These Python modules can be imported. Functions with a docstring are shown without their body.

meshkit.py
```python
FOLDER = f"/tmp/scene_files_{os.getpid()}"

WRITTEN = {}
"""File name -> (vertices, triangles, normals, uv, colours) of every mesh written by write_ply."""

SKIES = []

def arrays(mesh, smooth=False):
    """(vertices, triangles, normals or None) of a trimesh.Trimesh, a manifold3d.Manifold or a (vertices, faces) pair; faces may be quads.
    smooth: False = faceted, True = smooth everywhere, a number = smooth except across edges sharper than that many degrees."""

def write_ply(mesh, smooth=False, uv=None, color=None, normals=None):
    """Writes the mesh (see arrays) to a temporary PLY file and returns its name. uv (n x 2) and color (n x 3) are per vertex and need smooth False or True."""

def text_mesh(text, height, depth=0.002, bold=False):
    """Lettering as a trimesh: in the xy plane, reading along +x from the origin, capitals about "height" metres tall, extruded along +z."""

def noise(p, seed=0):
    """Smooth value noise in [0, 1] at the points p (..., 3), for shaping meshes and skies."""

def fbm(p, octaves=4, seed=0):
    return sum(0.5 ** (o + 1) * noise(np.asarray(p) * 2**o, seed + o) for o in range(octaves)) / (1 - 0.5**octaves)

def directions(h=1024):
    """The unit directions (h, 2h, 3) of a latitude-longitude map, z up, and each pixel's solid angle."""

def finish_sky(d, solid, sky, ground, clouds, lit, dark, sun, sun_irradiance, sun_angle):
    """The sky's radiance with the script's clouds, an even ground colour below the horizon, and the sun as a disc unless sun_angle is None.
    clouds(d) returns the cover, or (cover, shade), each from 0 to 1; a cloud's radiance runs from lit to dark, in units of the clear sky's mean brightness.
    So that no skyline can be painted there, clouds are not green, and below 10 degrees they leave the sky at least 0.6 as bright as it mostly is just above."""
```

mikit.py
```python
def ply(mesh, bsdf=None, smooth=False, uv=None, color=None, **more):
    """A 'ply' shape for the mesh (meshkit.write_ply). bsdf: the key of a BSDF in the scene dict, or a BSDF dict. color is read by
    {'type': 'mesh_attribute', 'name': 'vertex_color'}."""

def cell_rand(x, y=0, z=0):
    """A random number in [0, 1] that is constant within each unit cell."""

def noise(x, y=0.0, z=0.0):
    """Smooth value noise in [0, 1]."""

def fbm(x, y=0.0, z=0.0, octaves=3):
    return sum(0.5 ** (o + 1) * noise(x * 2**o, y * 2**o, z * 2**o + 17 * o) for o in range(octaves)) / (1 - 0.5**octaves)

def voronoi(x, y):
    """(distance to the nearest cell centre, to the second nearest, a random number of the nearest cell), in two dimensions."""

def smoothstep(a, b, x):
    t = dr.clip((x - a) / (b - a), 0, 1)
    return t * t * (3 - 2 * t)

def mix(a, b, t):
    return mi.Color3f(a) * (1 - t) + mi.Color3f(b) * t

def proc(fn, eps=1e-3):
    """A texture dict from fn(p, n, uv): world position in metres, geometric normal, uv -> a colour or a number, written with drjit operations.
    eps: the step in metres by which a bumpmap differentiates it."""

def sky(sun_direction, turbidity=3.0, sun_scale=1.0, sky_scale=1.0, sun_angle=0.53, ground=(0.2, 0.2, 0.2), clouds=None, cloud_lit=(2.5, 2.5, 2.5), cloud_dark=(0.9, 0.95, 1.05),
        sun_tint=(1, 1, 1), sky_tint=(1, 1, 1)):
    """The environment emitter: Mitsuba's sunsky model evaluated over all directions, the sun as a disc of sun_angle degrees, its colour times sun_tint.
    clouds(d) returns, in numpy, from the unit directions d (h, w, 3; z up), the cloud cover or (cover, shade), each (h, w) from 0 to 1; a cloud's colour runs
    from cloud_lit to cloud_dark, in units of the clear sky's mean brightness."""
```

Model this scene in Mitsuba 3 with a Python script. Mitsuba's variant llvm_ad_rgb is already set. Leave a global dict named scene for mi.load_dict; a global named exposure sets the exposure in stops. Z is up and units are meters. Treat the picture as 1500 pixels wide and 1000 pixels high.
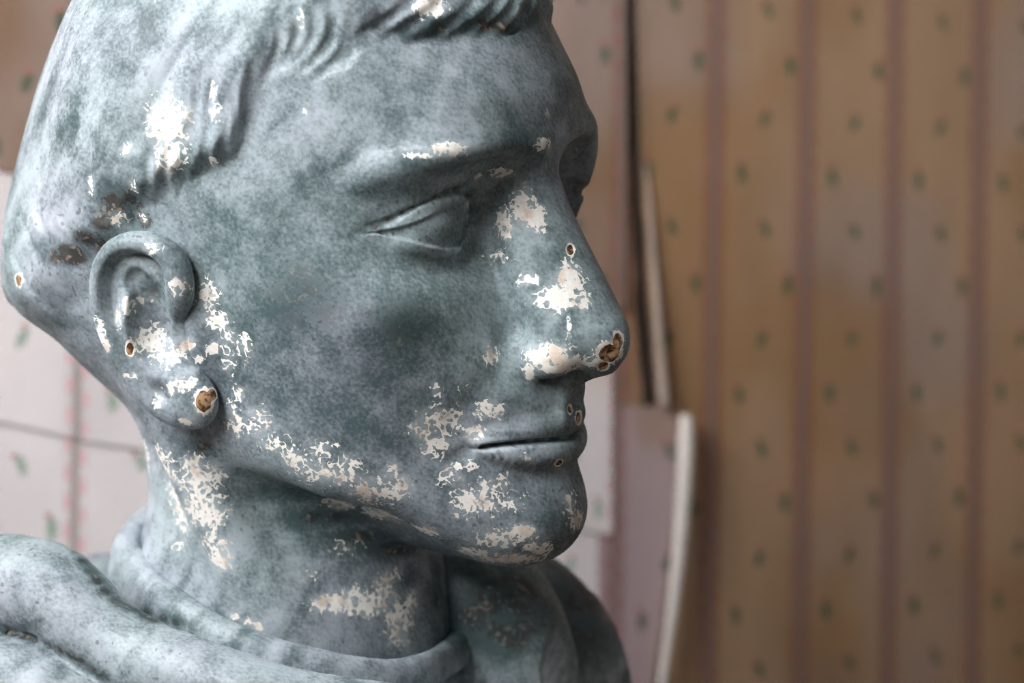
import sys
sys.path.insert(0, '/opt/lang')
import numpy as np, drjit as dr, mitsuba as mi, trimesh, mikit, meshkit
from mikit import fbm, noise, smoothstep, mix, voronoi, cell_rand
T = mi.ScalarTransform4f
scene, labels = {'type': 'scene'}, {}
exposure = 0.0

# ---------------------------------------------------------------- camera, daylight
EYE = 1.5
scene['camera'] = {'type': 'thinlens', 'fov': 24.0, 'fov_axis': 'x', 'aperture_radius': 0.0055, 'focus_distance': 0.757, 'near_clip': 0.05, 'far_clip': 50.0,
                   'to_world': T().look_at([0, 0, EYE], [0, 1, EYE], [0, 0, 1])}
scene['room_light'] = {'type': 'constant', 'radiance': {'type': 'rgb', 'value': [0.172, 0.164, 0.160]}}
# the papered wall: W0 a point at its foot, WD along it, WN out of it; the window wall crosses it at SIDE metres
W0, WD, WN = np.array([0.1038, 1.25, 0.0]), np.array([0.898, 0.440, 0.0]), np.array([0.440, -0.898, 0.0])
SIDE, WIN = -1.17, (0.24, 1.14, 1.76, 2.66)          # the opening: from, to (metres off the papered wall), sill, head
def plane(s, w, z): return (W0 + s * WD + w * WN + np.array([0, 0, z])).tolist()
_c = plane(SIDE - .05, (WIN[0] + WIN[1]) / 2, (WIN[2] + WIN[3]) / 2)
scene['window_light'] = {'type': 'rectangle', 'to_world': T().look_at(_c, (np.array(_c) + WD).tolist(), [0, 0, 1]) @ T().scale([(WIN[1] - WIN[0]) / 2, (WIN[3] - WIN[2]) / 2, 1]),
                         'emitter': {'type': 'area', 'radiance': {'type': 'rgb', 'value': [18.6, 18.9, 19.5]}}}

# ---------------------------------------------------------------- the papered wall: along WD, out of the wall along WN, s metres from a stripe right of the statue
def on_wall(s, z, w=0.0):
    s, z, w = np.broadcast_arrays(s, z, w)
    return W0 + np.multiply.outer(s, WD) + np.multiply.outer(w, WN) + np.multiply.outer(z, [0, 0, 1.0])
LEAN, PITCH, RISE = 0.0155, 0.05622, 0.1152

def paper(tone, tone2, band, red=(.50, .13, .13), leaf_tone=(.13, .17, .10)):
  def fn(p, n, uv):
      s = (p.x - W0[0]) * WD[0] + (p.y - W0[1]) * WD[1]
      z = p.z - EYE
      s = s - LEAN * z
      k = s / PITCH
      i = dr.floor(k + 0.5)
      a = (k - i) * PITCH * 1000                                   # mm from the stripe
      mm = z * 1000
      big = fbm(s * 9, z * 7, 3.0)
      col = mix(tone, tone2, smoothstep(0.42, 0.62, big))
      col = col * (0.86 + 0.28 * fbm(s * 40, z * 14, 9.0))
      yellow = smoothstep(0.52, 0.75, fbm(s * 14, z * 11, 31.0))
      col = mix(col, col * mi.Color3f(0.86, 0.74, 0.55), yellow * 0.7)
      # the stripe: a grey-green line between two rows of staggered red dashes
      line = 1 - smoothstep(1.6, 2.6, dr.abs(a))
      col = mix(col, (0.28, 0.25, 0.22), line * 0.7)
      col = mix(col, col * mi.Color3f(.50, .34, .33), (1 - smoothstep(4.0, 8.0, dr.abs(a))) * band)
      for side, off in ((-3.5, 0.0), (3.5, 0.5)):
          t = mm / 13.3 + off
          t = (t - dr.floor(t) - 0.5) * 13.3
          d = dr.sqrt(dr.square((a - side) / 2.0) + dr.square(t / 4.4))
          col = mix(col, red, (1 - smoothstep(0.6, 1.25, d)) * 0.85)
      # sprigs winding up between the stripes
      b = (k - dr.floor(k)) * PITCH * 1000
      for frac, ph, tilt in ((0.28, 0.27, 0.1), (0.535, 0.02, 0.45), (0.80, 0.77, 0.05), (0.535, 0.52, -0.45)):
          t = (z - 0.0) / RISE - ph - 0.0
          t = (t - dr.floor(t) - 0.5) * RISE * 1000
          x = b - frac * PITCH * 1000 - 0.8
          u, v = x + t * tilt, t - x * tilt
          leaf = dr.sqrt(dr.square(u / 2.9) + dr.square((v + 1) / 5.8))
          wob = 0.5 * (noise(p.x * 600, p.z * 600, p.y * 600) - 0.5)
          col = mix(col, leaf_tone, (1 - smoothstep(0.55, 1.2, leaf + wob)) * 0.95)
          bud = dr.sqrt(dr.square((u + 1.6) / 1.7) + dr.square((v - 4.8) / 1.9))
          col = mix(col, (0.45, 0.12, 0.13), (1 - smoothstep(0.5, 1.2, bud)) * 0.8)
      return col
  return fn
def plaster(p, n, uv):
    return mi.Color3f(0.055, 0.040, 0.032) * (0.6 + 0.8 * fbm(p.x * 60, p.y * 60, p.z * 60))
def paper_back(p, n, uv):
    return mi.Color3f(0.66, 0.60, 0.55) * (0.85 + 0.3 * fbm(p.x * 90, p.y * 90, p.z * 40))
def matte(key, fn, rough=0.8):
    scene[key] = {'type': 'twosided', 'b': {'type': 'principled', 'base_color': mikit.proc(fn), 'roughness': rough, 'specular': 0.25}}
matte('paper', paper((.76, .68, .65), (.80, .73, .72), .1, (.78, .47, .49), (.33, .42, .34))); matte('paper_browned', paper((.345, .217, .131), (.32, .222, .17), .5, (.27, .10, .08), (.065, .095, .05))); matte('paper_mauve', paper((.40, .30, .295), (.44, .33, .34), .5, (.34, .15, .15), (.1, .12, .09))); matte('paper_dark', paper((.28, .18, .125), (.32, .23, .19), .4, (.30, .11, .09), (.08, .11, .07)))
matte('plaster', plaster, 0.95); matte('paper_back', paper_back); matte('paper_back_brown', lambda p, n, uv: mi.Color3f(.36, .28, .23) * (.8 + .4 * fbm(p.x * 90, p.y * 90, p.z * 40)))

def box_on_wall(s0, s1, z0, z1, w0, w1):
    return trimesh.PointCloud([on_wall(s, z, w) for s in (s0, s1) for z in (z0, z1) for w in (w0, w1)]).convex_hull
def sheet(s_of, z, w_of, thick=0.0005, n=40):
    """a hung sheet of paper: rows at heights z, each from s_of(z)[0] to s_of(z)[1], standing w_of(s, z) off the wall"""
    z = np.asarray(z, float); V = []
    for zz in z:
        s = s_of(zz); V.append(on_wall(s, np.full(len(s), zz), w_of(s, zz)))
    V = np.array(V); m, k = V.shape[:2]; back = V - WN * thick
    idx = np.arange(m * k).reshape(m, k)
    q = np.stack([idx[:-1, :-1], idx[:-1, 1:], idx[1:, 1:], idx[1:, :-1]], -1).reshape(-1, 4)
    N = m * k; rim = np.r_[idx[0], idx[1:, -1], idx[-1, -2::-1], idx[-2:0:-1, 0]]
    r2 = np.roll(rim, -1); side = np.stack([rim, rim + N, r2 + N, r2], 1)
    F = np.vstack([q, q[:, ::-1] + N, side])
    F = np.vstack([F[:, [0, 1, 2]], F[:, [0, 2, 3]]])
    return trimesh.Trimesh(np.vstack([V.reshape(-1, 3), back.reshape(-1, 3)]), F, process=False)
def block(s0, s1, w0, w1, z0, z1): return box_on_wall(s0, s1, z0, z1, w0, w1)
scene['wall_left'] = mikit.ply(trimesh.util.concatenate([block(SIDE - .12, SIDE, *b) for b in ((.0, WIN[0], 0, 2.7), (WIN[1], 1.9, 0, 2.7), (WIN[0], WIN[1], 0, WIN[2]), (WIN[0], WIN[1], WIN[3], 2.7))]), {'type': 'diffuse', 'reflectance': {'type': 'rgb', 'value': [.5, .42, .34]}})
labels['wall_left'] = {'label': 'side wall with the window that lights the statue', 'kind': 'structure'}
bars = [(.0, .035, 0, 1), (.965, 1, 0, 1), (0, 1, 0, .03), (0, 1, .97, 1), (.485, .515, 0, 1), (0, 1, .49, .51)]
scene['window_1'] = mikit.ply(trimesh.util.concatenate([block(SIDE - .045, SIDE - .01, WIN[0] + (WIN[1] - WIN[0]) * a, WIN[0] + (WIN[1] - WIN[0]) * b, WIN[2] + (WIN[3] - WIN[2]) * c, WIN[2] + (WIN[3] - WIN[2]) * d) for a, b, c, d in bars]), {'type': 'diffuse', 'reflectance': {'type': 'rgb', 'value': [.7, .68, .64]}})
labels['window_1'] = {'label': 'white wooden window frame in the side wall', 'kind': 'structure'}
labels['window_light'] = {'label': 'daylight behind the panes of the side window', 'kind': 'structure'}
scene['wall_back'] = mikit.ply(box_on_wall(-1.17, 1.6, 0.0, 2.7, -0.12, -0.0016), 'plaster')
labels['wall_back'] = {'label': 'old wall behind the statue hung with striped sprigged wallpaper', 'kind': 'structure'}
TEAR = 1.467                                                      # where the torn edge steps sideways
def rag(z, seed): return 0.0012 * (meshkit.fbm(np.stack([z * 60, z * 0, z * 0 + seed], -1)) - .5) * 2
def left_edge(z):
    up = np.interp(z, [1.32, TEAR, 1.52, 1.57, 1.62, 1.675, 2.7], [-.040, -.0425, -.0465, -.0490, -.0510, -.0520, -.052])
    dn = np.interp(z, [0, 1.325, 1.378, 1.43, 1.452, TEAR], [-.048, -.0355, -.0275, -.0220, -.0205, -.0215])
    return np.where(z > TEAR, up, dn) + rag(np.asarray(z, float), 4)
def under_edge(z): return np.interp(z, [0, 1.325, 1.40, TEAR], [-.0600, -.0562, -.0552, -.0552]) + rag(np.asarray(z, float), 6)
def low_s(z):
    e = float(under_edge(z)); return np.r_[np.linspace(-1.17, e - .03, 60)[:-1], np.linspace(e - .03, e, 26)]
def under_s(z): return np.linspace(-.068, float(left_edge(z)), 30)
def grow(a, b, n, e): return a + (b - a) * (1 - (1 - np.linspace(0, 1, n)) ** e)
def left_s(z):
    e = float(left_edge(z)); return np.r_[np.linspace(-1.17, e - .03, 60)[:-1], np.linspace(e - .03, e, 26)]
def left_w(s, z):
    e = float(left_edge(z)); lift = .0004 if z < TEAR else .0008
    return .0006 + lift * np.clip(1 - (e - s) / .009, 0, 1) ** 2.2 + .0008 * (meshkit.fbm(np.stack([s * 12, s * 0 + z * 10, s * 0], -1)) - .5)
def right_edge(z): return np.interp(z, [0, TEAR, 1.55, 1.6, 1.675, 2.7], [-.0330, -.0335, -.0400, -.0425, -.0455, -.046]) + rag(np.asarray(z, float), 9)
def right_s(z):
    e = float(right_edge(z)); return np.r_[np.linspace(e, e + .03, 20)[:-1], np.linspace(e + .03, 1.6, 50)]
def right_w(s, z):
    e = float(right_edge(z)); return .0002 + .0010 * np.clip(1 - (s - e) / .01, 0, 1) ** 2 * (z > TEAR) + .0005 * (meshkit.fbm(np.stack([s * 12, s * 0 + z * 10, s * 0 + 3], -1)) - .5)
# the paper left of the tear hangs in two lengths, the upper overlapping the lower along a crooked edge
def seam_z(s): return 1.4735 - .197 * (s + .425)
ZZ = np.r_[np.linspace(0, 1.2, 12)[:-1], np.linspace(1.2, TEAR - 1e-4, 70), np.linspace(TEAR + 1e-4, 1.72, 64), np.linspace(1.75, 2.7, 10)]
scene['wall_back__wallpaper_sheet'] = mikit.ply(sheet(low_s, ZZ[ZZ < TEAR], left_w), 'paper', smooth=30)
scene['wall_back__wallpaper_sheet_004'] = mikit.ply(sheet(left_s, np.r_[TEAR + 1e-4, ZZ[ZZ > TEAR + 2e-4]], left_w), 'paper_dark', smooth=30)
scene['wall_back__wallpaper_sheet_001'] = mikit.ply(sheet(right_s, ZZ, right_w), 'paper_browned', smooth=30)
scene['wall_back__wallpaper_sheet_005'] = mikit.ply(sheet(under_s, ZZ[ZZ < TEAR], lambda s, z: left_w(s, z) + .0003), 'paper_mauve', smooth=30)
def strip(s0, s1, top, bottom, w):
    s = np.linspace(s0, s1, 50); V = []
    for t in np.linspace(0, 1, 6):
        V.append(on_wall(s, bottom(s) + (top(s) - bottom(s)) * t, w + .0008 * (1 - t) ** 3))
    V = np.array(V); m, k = V.shape[:2]; N = m * k; idx = np.arange(N).reshape(m, k)
    q = np.stack([idx[:-1, :-1], idx[:-1, 1:], idx[1:, 1:], idx[1:, :-1]], -1).reshape(-1, 4)
    rim = np.r_[idx[0], idx[1:, -1], idx[-1, -2::-1], idx[-2:0:-1, 0]]; r2 = np.roll(rim, -1)
    F = np.vstack([q, q[:, ::-1] + N, np.stack([rim, rim + N, r2 + N, r2], 1)])
    return trimesh.Trimesh(np.vstack([V.reshape(-1, 3), V.reshape(-1, 3) - WN * .0006]), np.vstack([F[:, [0, 1, 2]], F[:, [0, 2, 3]]]), process=False)
# an older, darker length above it, its crooked lower edge running down to the tear
def dark_z(s): return 1.5880 - .197 * (s + .425)
scene['wall_back__wallpaper_sheet_002'] = mikit.ply(strip(-1.17, -.0525, lambda s: 0 * s + 2.7, lambda s: dark_z(s) + rag(s, 2) * 2, .0024), 'paper_dark', smooth=30)
scene['wall_back__wallpaper_sheet_003'] = mikit.ply(strip(-1.17, -.06, lambda s: dark_z(s) + .01, lambda s: seam_z(s) + rag(s, 5) * 1.5, .0017), 'paper', smooth=30)

# loose paper rolled up along the tear, its pale back outward
def roll(pts, n=48, m=14):
    p = np.array(pts, float)                                      # (s, z, radius, off the wall)
    t = np.linspace(0, 1, len(p)); u = np.linspace(0, 1, n)
    from scipy.interpolate import PchipInterpolator
    q = PchipInterpolator(t, p)(u); V = []
    for s, z, r, w in q:
        a = np.linspace(-.15 * np.pi, 1.35 * np.pi, m)
        R = r * np.linspace(1, .72, m)
        V.append(on_wall(s + R * np.cos(a), np.full(m, z), w + R * np.sin(a)))
    V = np.array(V); N = n * m; idx = np.arange(N).reshape(n, m)
    c = V.mean(1, keepdims=True); inn = c + (V - c) * .86
    f = np.stack([idx[:-1, :-1], idx[:-1, 1:], idx[1:, 1:], idx[1:, :-1]], -1).reshape(-1, 4)
    rim = np.r_[idx[0], idx[1:, -1], idx[-1, -2::-1], idx[-2:0:-1, 0]]; r2 = np.roll(rim, -1)
    F = np.vstack([f, f[:, ::-1] + N, np.stack([rim, rim + N, r2 + N, r2], 1)])
    return trimesh.Trimesh(np.vstack([V.reshape(-1, 3), inn.reshape(-1, 3)]), np.vstack([F[:, [0, 1, 2]], F[:, [0, 2, 3]]]), process=False)
scene['wall_back__curled_edge'] = mikit.ply(roll([(-.0400, 1.590, .0007, .0010), (-.0380, 1.565, .0016, .0018), (-.0355, 1.53, .0024, .0025), (-.0330, 1.495, .0030, .0034), (-.0310, 1.472, .0034, .0038), (-.0300, 1.4655, .0016, .003)]), 'paper_back_brown', smooth=40)
scene['wall_back__curled_edge_001'] = mikit.ply(roll([(-.0205, 1.4625, .0030, .0075), (-.0205, 1.452, .0046, .0080), (-.0215, 1.43, .0048, .0082), (-.0262, 1.378, .0040, .0078), (-.0340, 1.325, .0026, .007), (-.0395, 1.28, .0020, .006)]), 'paper_back', smooth=40)
labels['wall_back__curled_edge'] = {'label': 'thin pale curl of loose paper on the upper tear'}
labels['wall_back__curled_edge_001'] = {'label': 'wide whitish roll of loose paper on the lower tear'}
def scrap():
    a = np.linspace(0, 2 * np.pi, 24, endpoint=False)
    rr = 1 + .12 * np.sin(3 * a + 1) + .06 * np.sin(7 * a)
    s, z = -.3905 + .0052 * rr * np.cos(a), 1.4165 + .0075 * rr * np.sin(a)
    v = np.vstack([on_wall(s, z, .0016), on_wall(s, z, .0004)])
    i = np.arange(24); j = (i + 1) % 24
    F = np.vstack([np.c_[i[1:-1] * 0, i[1:-1], j[1:-1]], np.c_[i, i + 24, j + 24], np.c_[i, j + 24, j]])
    return trimesh.Trimesh(v, F, process=False)
scene['wall_back__bare_patch'] = mikit.ply(scrap(), {'type': 'twosided', 'b': {'type': 'diffuse', 'reflectance': {'type': 'rgb', 'value': [.86, .86, .92]}}})
labels['wall_back__bare_patch'] = {'label': 'small white bare spot in the wallpaper'}

# ---------------------------------------------------------------- floor
def boards(p, n, uv):
    g = cell_rand(dr.floor(p.x / .12), 0, 0)
    return mi.Color3f(.22, .15, .10) * (.7 + .4 * g) * (.8 + .4 * fbm(p.x * 60, p.y * 4, g * 9)) * (1 - .7 * (1 - smoothstep(0, .02, dr.abs(p.x / .12 - dr.floor(p.x / .12) - .5) * -1 + .5)))
matte('boards', boards, 0.6)
fl = trimesh.creation.box((5, 5, .04)); fl.apply_translation((0.3, 0, -.02))
scene['floor'] = mikit.ply(fl, 'boards')
labels['floor'] = {'label': 'dark wooden board floor', 'kind': 'structure'}

# ---------------------------------------------------------------- implicit sculpting helpers (millimetres, head frame: x forward, y to the statue's left, z up)
def arr(*v): return np.array(v, np.float32)
def smin(a, b, k):
    h = np.clip(0.5 + 0.5 * (b - a) / k, 0, 1)
    return b + (a - b) * h - k * h * (1 - h)
def smax(a, b, k): return -smin(-a, -b, k)
def sstep(a, b, x):
    t = np.clip((x - a) / (b - a), 0, 1)
    return t * t * (3 - 2 * t)
def ell(P, c, r):
    q = (P - arr(*c)) / arr(*r)
    k0 = np.sqrt((q * q).sum(1)); k1 = np.sqrt(((q / arr(*r)) ** 2).sum(1))
    return k0 * (k0 - 1) / np.maximum(k1, 1e-6)
def catmull(pts, n):
    p = np.asarray(pts, float)
    if len(p) < 3: return np.array([p[0] + (p[-1] - p[0]) * t for t in np.linspace(0, 1, n)])
    from scipy.interpolate import PchipInterpolator, CubicSpline
    s = np.r_[0, np.cumsum(np.linalg.norm(np.diff(p[:, :3], axis=0), axis=1))]
    return CubicSpline(s, p)(np.linspace(0, s[-1], n))
def segdist(P, line):
    """distance to a polyline whose rows are (x, y, z, radius...), with the interpolated further columns at the nearest point"""
    best = np.full(len(P), 1e9, np.float32); extra = np.zeros((len(P), line.shape[1] - 3), np.float32)
    for a, b in zip(line[:-1], line[1:]):
        ab = (b[:3] - a[:3]).astype(np.float32); pa = P - a[:3].astype(np.float32)
        t = np.clip(pa @ ab / max(float(ab @ ab), 1e-9), 0, 1)
        d = np.linalg.norm(pa - t[:, None] * ab, axis=1)
        if extra.shape[1]:
            e = a[3:].astype(np.float32) + t[:, None] * (b[3:] - a[3:]).astype(np.float32)
            d = d - e[:, 0]
        m = d < best
        best[m] = d[m]
        if extra.shape[1]: extra[m] = e[m]
    return best, extra
def tube(P, pts, n=14):
    """round tube through (x, y, z, radius) points"""
    line = catmull(pts, n); out = np.full(len(P), 50.0, np.float32)
    lo, hi = line[:, :3].min(0) - 22, line[:, :3].max(0) + 22
    m = ((P > lo) & (P < hi)).all(1)
    if m.any(): out[m] = segdist(P[m], line)[0]
    return out
def stroke(P, pts, h, w, n=12, taper=True):
    """a soft ridge (h > 0) or groove (h < 0) of half-width w along the points: what to take off the field"""
    line = catmull(pts, n); out = np.zeros(len(P), np.float32); R = 2.6 * w
    lo, hi = line[:, :3].min(0) - R, line[:, :3].max(0) + R
    m = ((P > lo) & (P < hi)).all(1)
    if m.any():
        s = np.linspace(0, 1, n)
        L = np.c_[line[:, :3], np.zeros(n), np.sin(np.pi * np.clip(s * .94 + .03, 0, 1)) ** .5 if taper else np.ones(n)]
        d, e = segdist(P[m], L)
        out[m] = h * np.exp(-(d / w) ** 2) * e[:, 1]
    return out
def bump(P, c, h, r):
    q = (P - arr(*c)) / arr(*(r if np.ndim(r) else (r, r, r)))
    return h * np.exp(-(q * q).sum(1))

def surface(f, lo, hi, h, coarse=4):
    """mesh of f = 0 on a grid of step h (surface nets, evaluated only near the surface), its points pulled onto the surface"""
    lo = np.asarray(lo, float); H = h * coarse
    nc = np.ceil((np.asarray(hi) - lo) / H).astype(int)
    G = np.stack(np.meshgrid(*[np.arange(k) for k in nc], indexing='ij'), -1).reshape(-1, 3)
    def ev(X):
        X = np.asarray(X, np.float32); out = np.empty(len(X), np.float32)
        for i in range(0, len(X), 400000): out[i:i + 400000] = f(X[i:i + 400000])
        return out
    fc = ev(lo + (G + .5) * H)
    near = np.abs(fc) < H * 1.1
    s3 = (fc < 0).reshape(nc); n3 = near.reshape(nc).copy()
    for ax in range(3):                       # never leave a change of sign between cells unrefined
        a, b = [slice(None)] * 3, [slice(None)] * 3; a[ax], b[ax] = slice(0, -1), slice(1, None)
        x = (s3[tuple(a)] != s3[tuple(b)]); n3[tuple(a)] |= x; n3[tuple(b)] |= x
    from scipy.ndimage import binary_dilation
    near = (n3 | (binary_dilation(n3) & (np.abs(fc.reshape(nc)) < H * 2.2))).reshape(-1)
    V = np.repeat(np.repeat(np.repeat(fc.reshape(nc), coarse, 0), coarse, 1), coarse, 2)
    sub = np.stack(np.meshgrid(*[np.arange(coarse)] * 3, indexing='ij'), -1).reshape(-1, 3)
    I = (G[near][:, None] * coarse + sub[None]).reshape(-1, 3)
    V[I[:, 0], I[:, 1], I[:, 2]] = ev(lo + (I + .5) * h)
    S = V < 0
    n = np.array(V.shape) - 1
    cnt = np.zeros(n, np.int8)
    for a, b, c in np.ndindex(2, 2, 2): cnt += S[a:n[0] + a, b:n[1] + b, c:n[2] + c]
    cells = np.argwhere((cnt > 0) & (cnt < 8))
    idx = -np.ones(n, np.int32); idx[tuple(cells.T)] = np.arange(len(cells))
    pos = np.zeros((len(cells), 3)); wt = np.zeros(len(cells))
    for ax in range(3):
        for a, b in np.ndindex(2, 2):
            o = np.zeros(3, int); o[(ax + 1) % 3] = a; o[(ax + 2) % 3] = b; o2 = o.copy(); o2[ax] = 1
            A = V[tuple((cells + o).T)]; B = V[tuple((cells + o2).T)]
            m = (A < 0) != (B < 0); t = A[m] / (A[m] - B[m])
            q = np.repeat(o[None].astype(float), m.sum(), 0); q[:, ax] = t
            pos[m] += q; wt[m] += 1
    P = lo + (cells + pos / np.maximum(wt, 1)[:, None] + .5) * h
    F = []
    for ax in range(3):
        u, v = (ax + 1) % 3, (ax + 2) % 3
        sl = [slice(1, -1)] * 3; sl[ax] = slice(0, -1); sh = [slice(1, -1)] * 3; sh[ax] = slice(1, None)
        A, B = S[tuple(sl)], S[tuple(sh)]
        for flip, mask in ((0, A & ~B), (1, ~A & B)):
            c = np.argwhere(mask); c[:, u] += 1; c[:, v] += 1
            def g(du, dv):
                k = c.copy(); k[:, u] += du; k[:, v] += dv; return idx[tuple(k.T)]
            q = np.stack([g(-1, -1), g(0, -1), g(0, 0), g(-1, 0)], 1)
            F.append(q[:, ::-1] if flip else q)
    F = np.vstack(F); F = F[(F >= 0).all(1)]
    F = np.vstack([F[:, [0, 1, 2]], F[:, [0, 2, 3]]])
    return pull(ev, P, h), F, ev
TETRA = np.array([(1, 1, 1), (1, -1, -1), (-1, 1, -1), (-1, -1, 1)], float)
def pull(ev, P, lim, n=2, e=.2):
    for _ in range(n):
        q = [ev(P + k * e) for k in TETRA]
        g = sum(np.outer(a, k) for a, k in zip(q, TETRA)) / (4 * e); v = sum(q) / 4
        s = np.clip(v / np.maximum((g * g).sum(1), .15), -lim, lim)
        P = P - g * s[:, None]
    return P
def refine(P, F, pick):
    """split the picked triangles in four, their neighbours to match"""
    E = np.sort(np.vstack([F[pick][:, [0, 1]], F[pick][:, [1, 2]], F[pick][:, [2, 0]]]), 1)
    key = np.unique(E[:, 0].astype(np.int64) * len(P) + E[:, 1])
    mids = (P[key // len(P)] + P[key % len(P)]) / 2
    def mid(a, b):
        k = np.minimum(a, b).astype(np.int64) * len(P) + np.maximum(a, b)
        i = np.minimum(np.searchsorted(key, k), len(key) - 1)
        return np.where(key[i] == k, i + len(P), -1)
    a, b, c = F.T; m = np.stack([mid(a, b), mid(b, c), mid(c, a)], 1)
    out = []
    has = m >= 0; n = has.sum(1)
    out.append(F[n == 0])
    s = n == 3; A, M = F[s], m[s]
    out += [np.c_[A[:, 0], M[:, 0], M[:, 2]], np.c_[M[:, 0], A[:, 1], M[:, 1]], np.c_[M[:, 2], M[:, 1], A[:, 2]], M]
    for k in range(3):
        s = (n == 1) & has[:, k]; A = np.roll(F[s], -k, 1); x = m[s][:, k]
        out += [np.c_[A[:, 0], x, A[:, 2]], np.c_[x, A[:, 1], A[:, 2]]]
        s = (n == 2) & ~has[:, k]; A = np.roll(F[s], -k, 1); M = np.roll(m[s], -k, 1)  # edge 0 whole, 1 and 2 split
        out += [np.c_[A[:, 0], A[:, 1], M[:, 1]], np.c_[A[:, 0], M[:, 1], M[:, 2]], np.c_[M[:, 2], M[:, 1], A[:, 2]]]
    return np.vstack([P, mids]), np.vstack(out)

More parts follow.
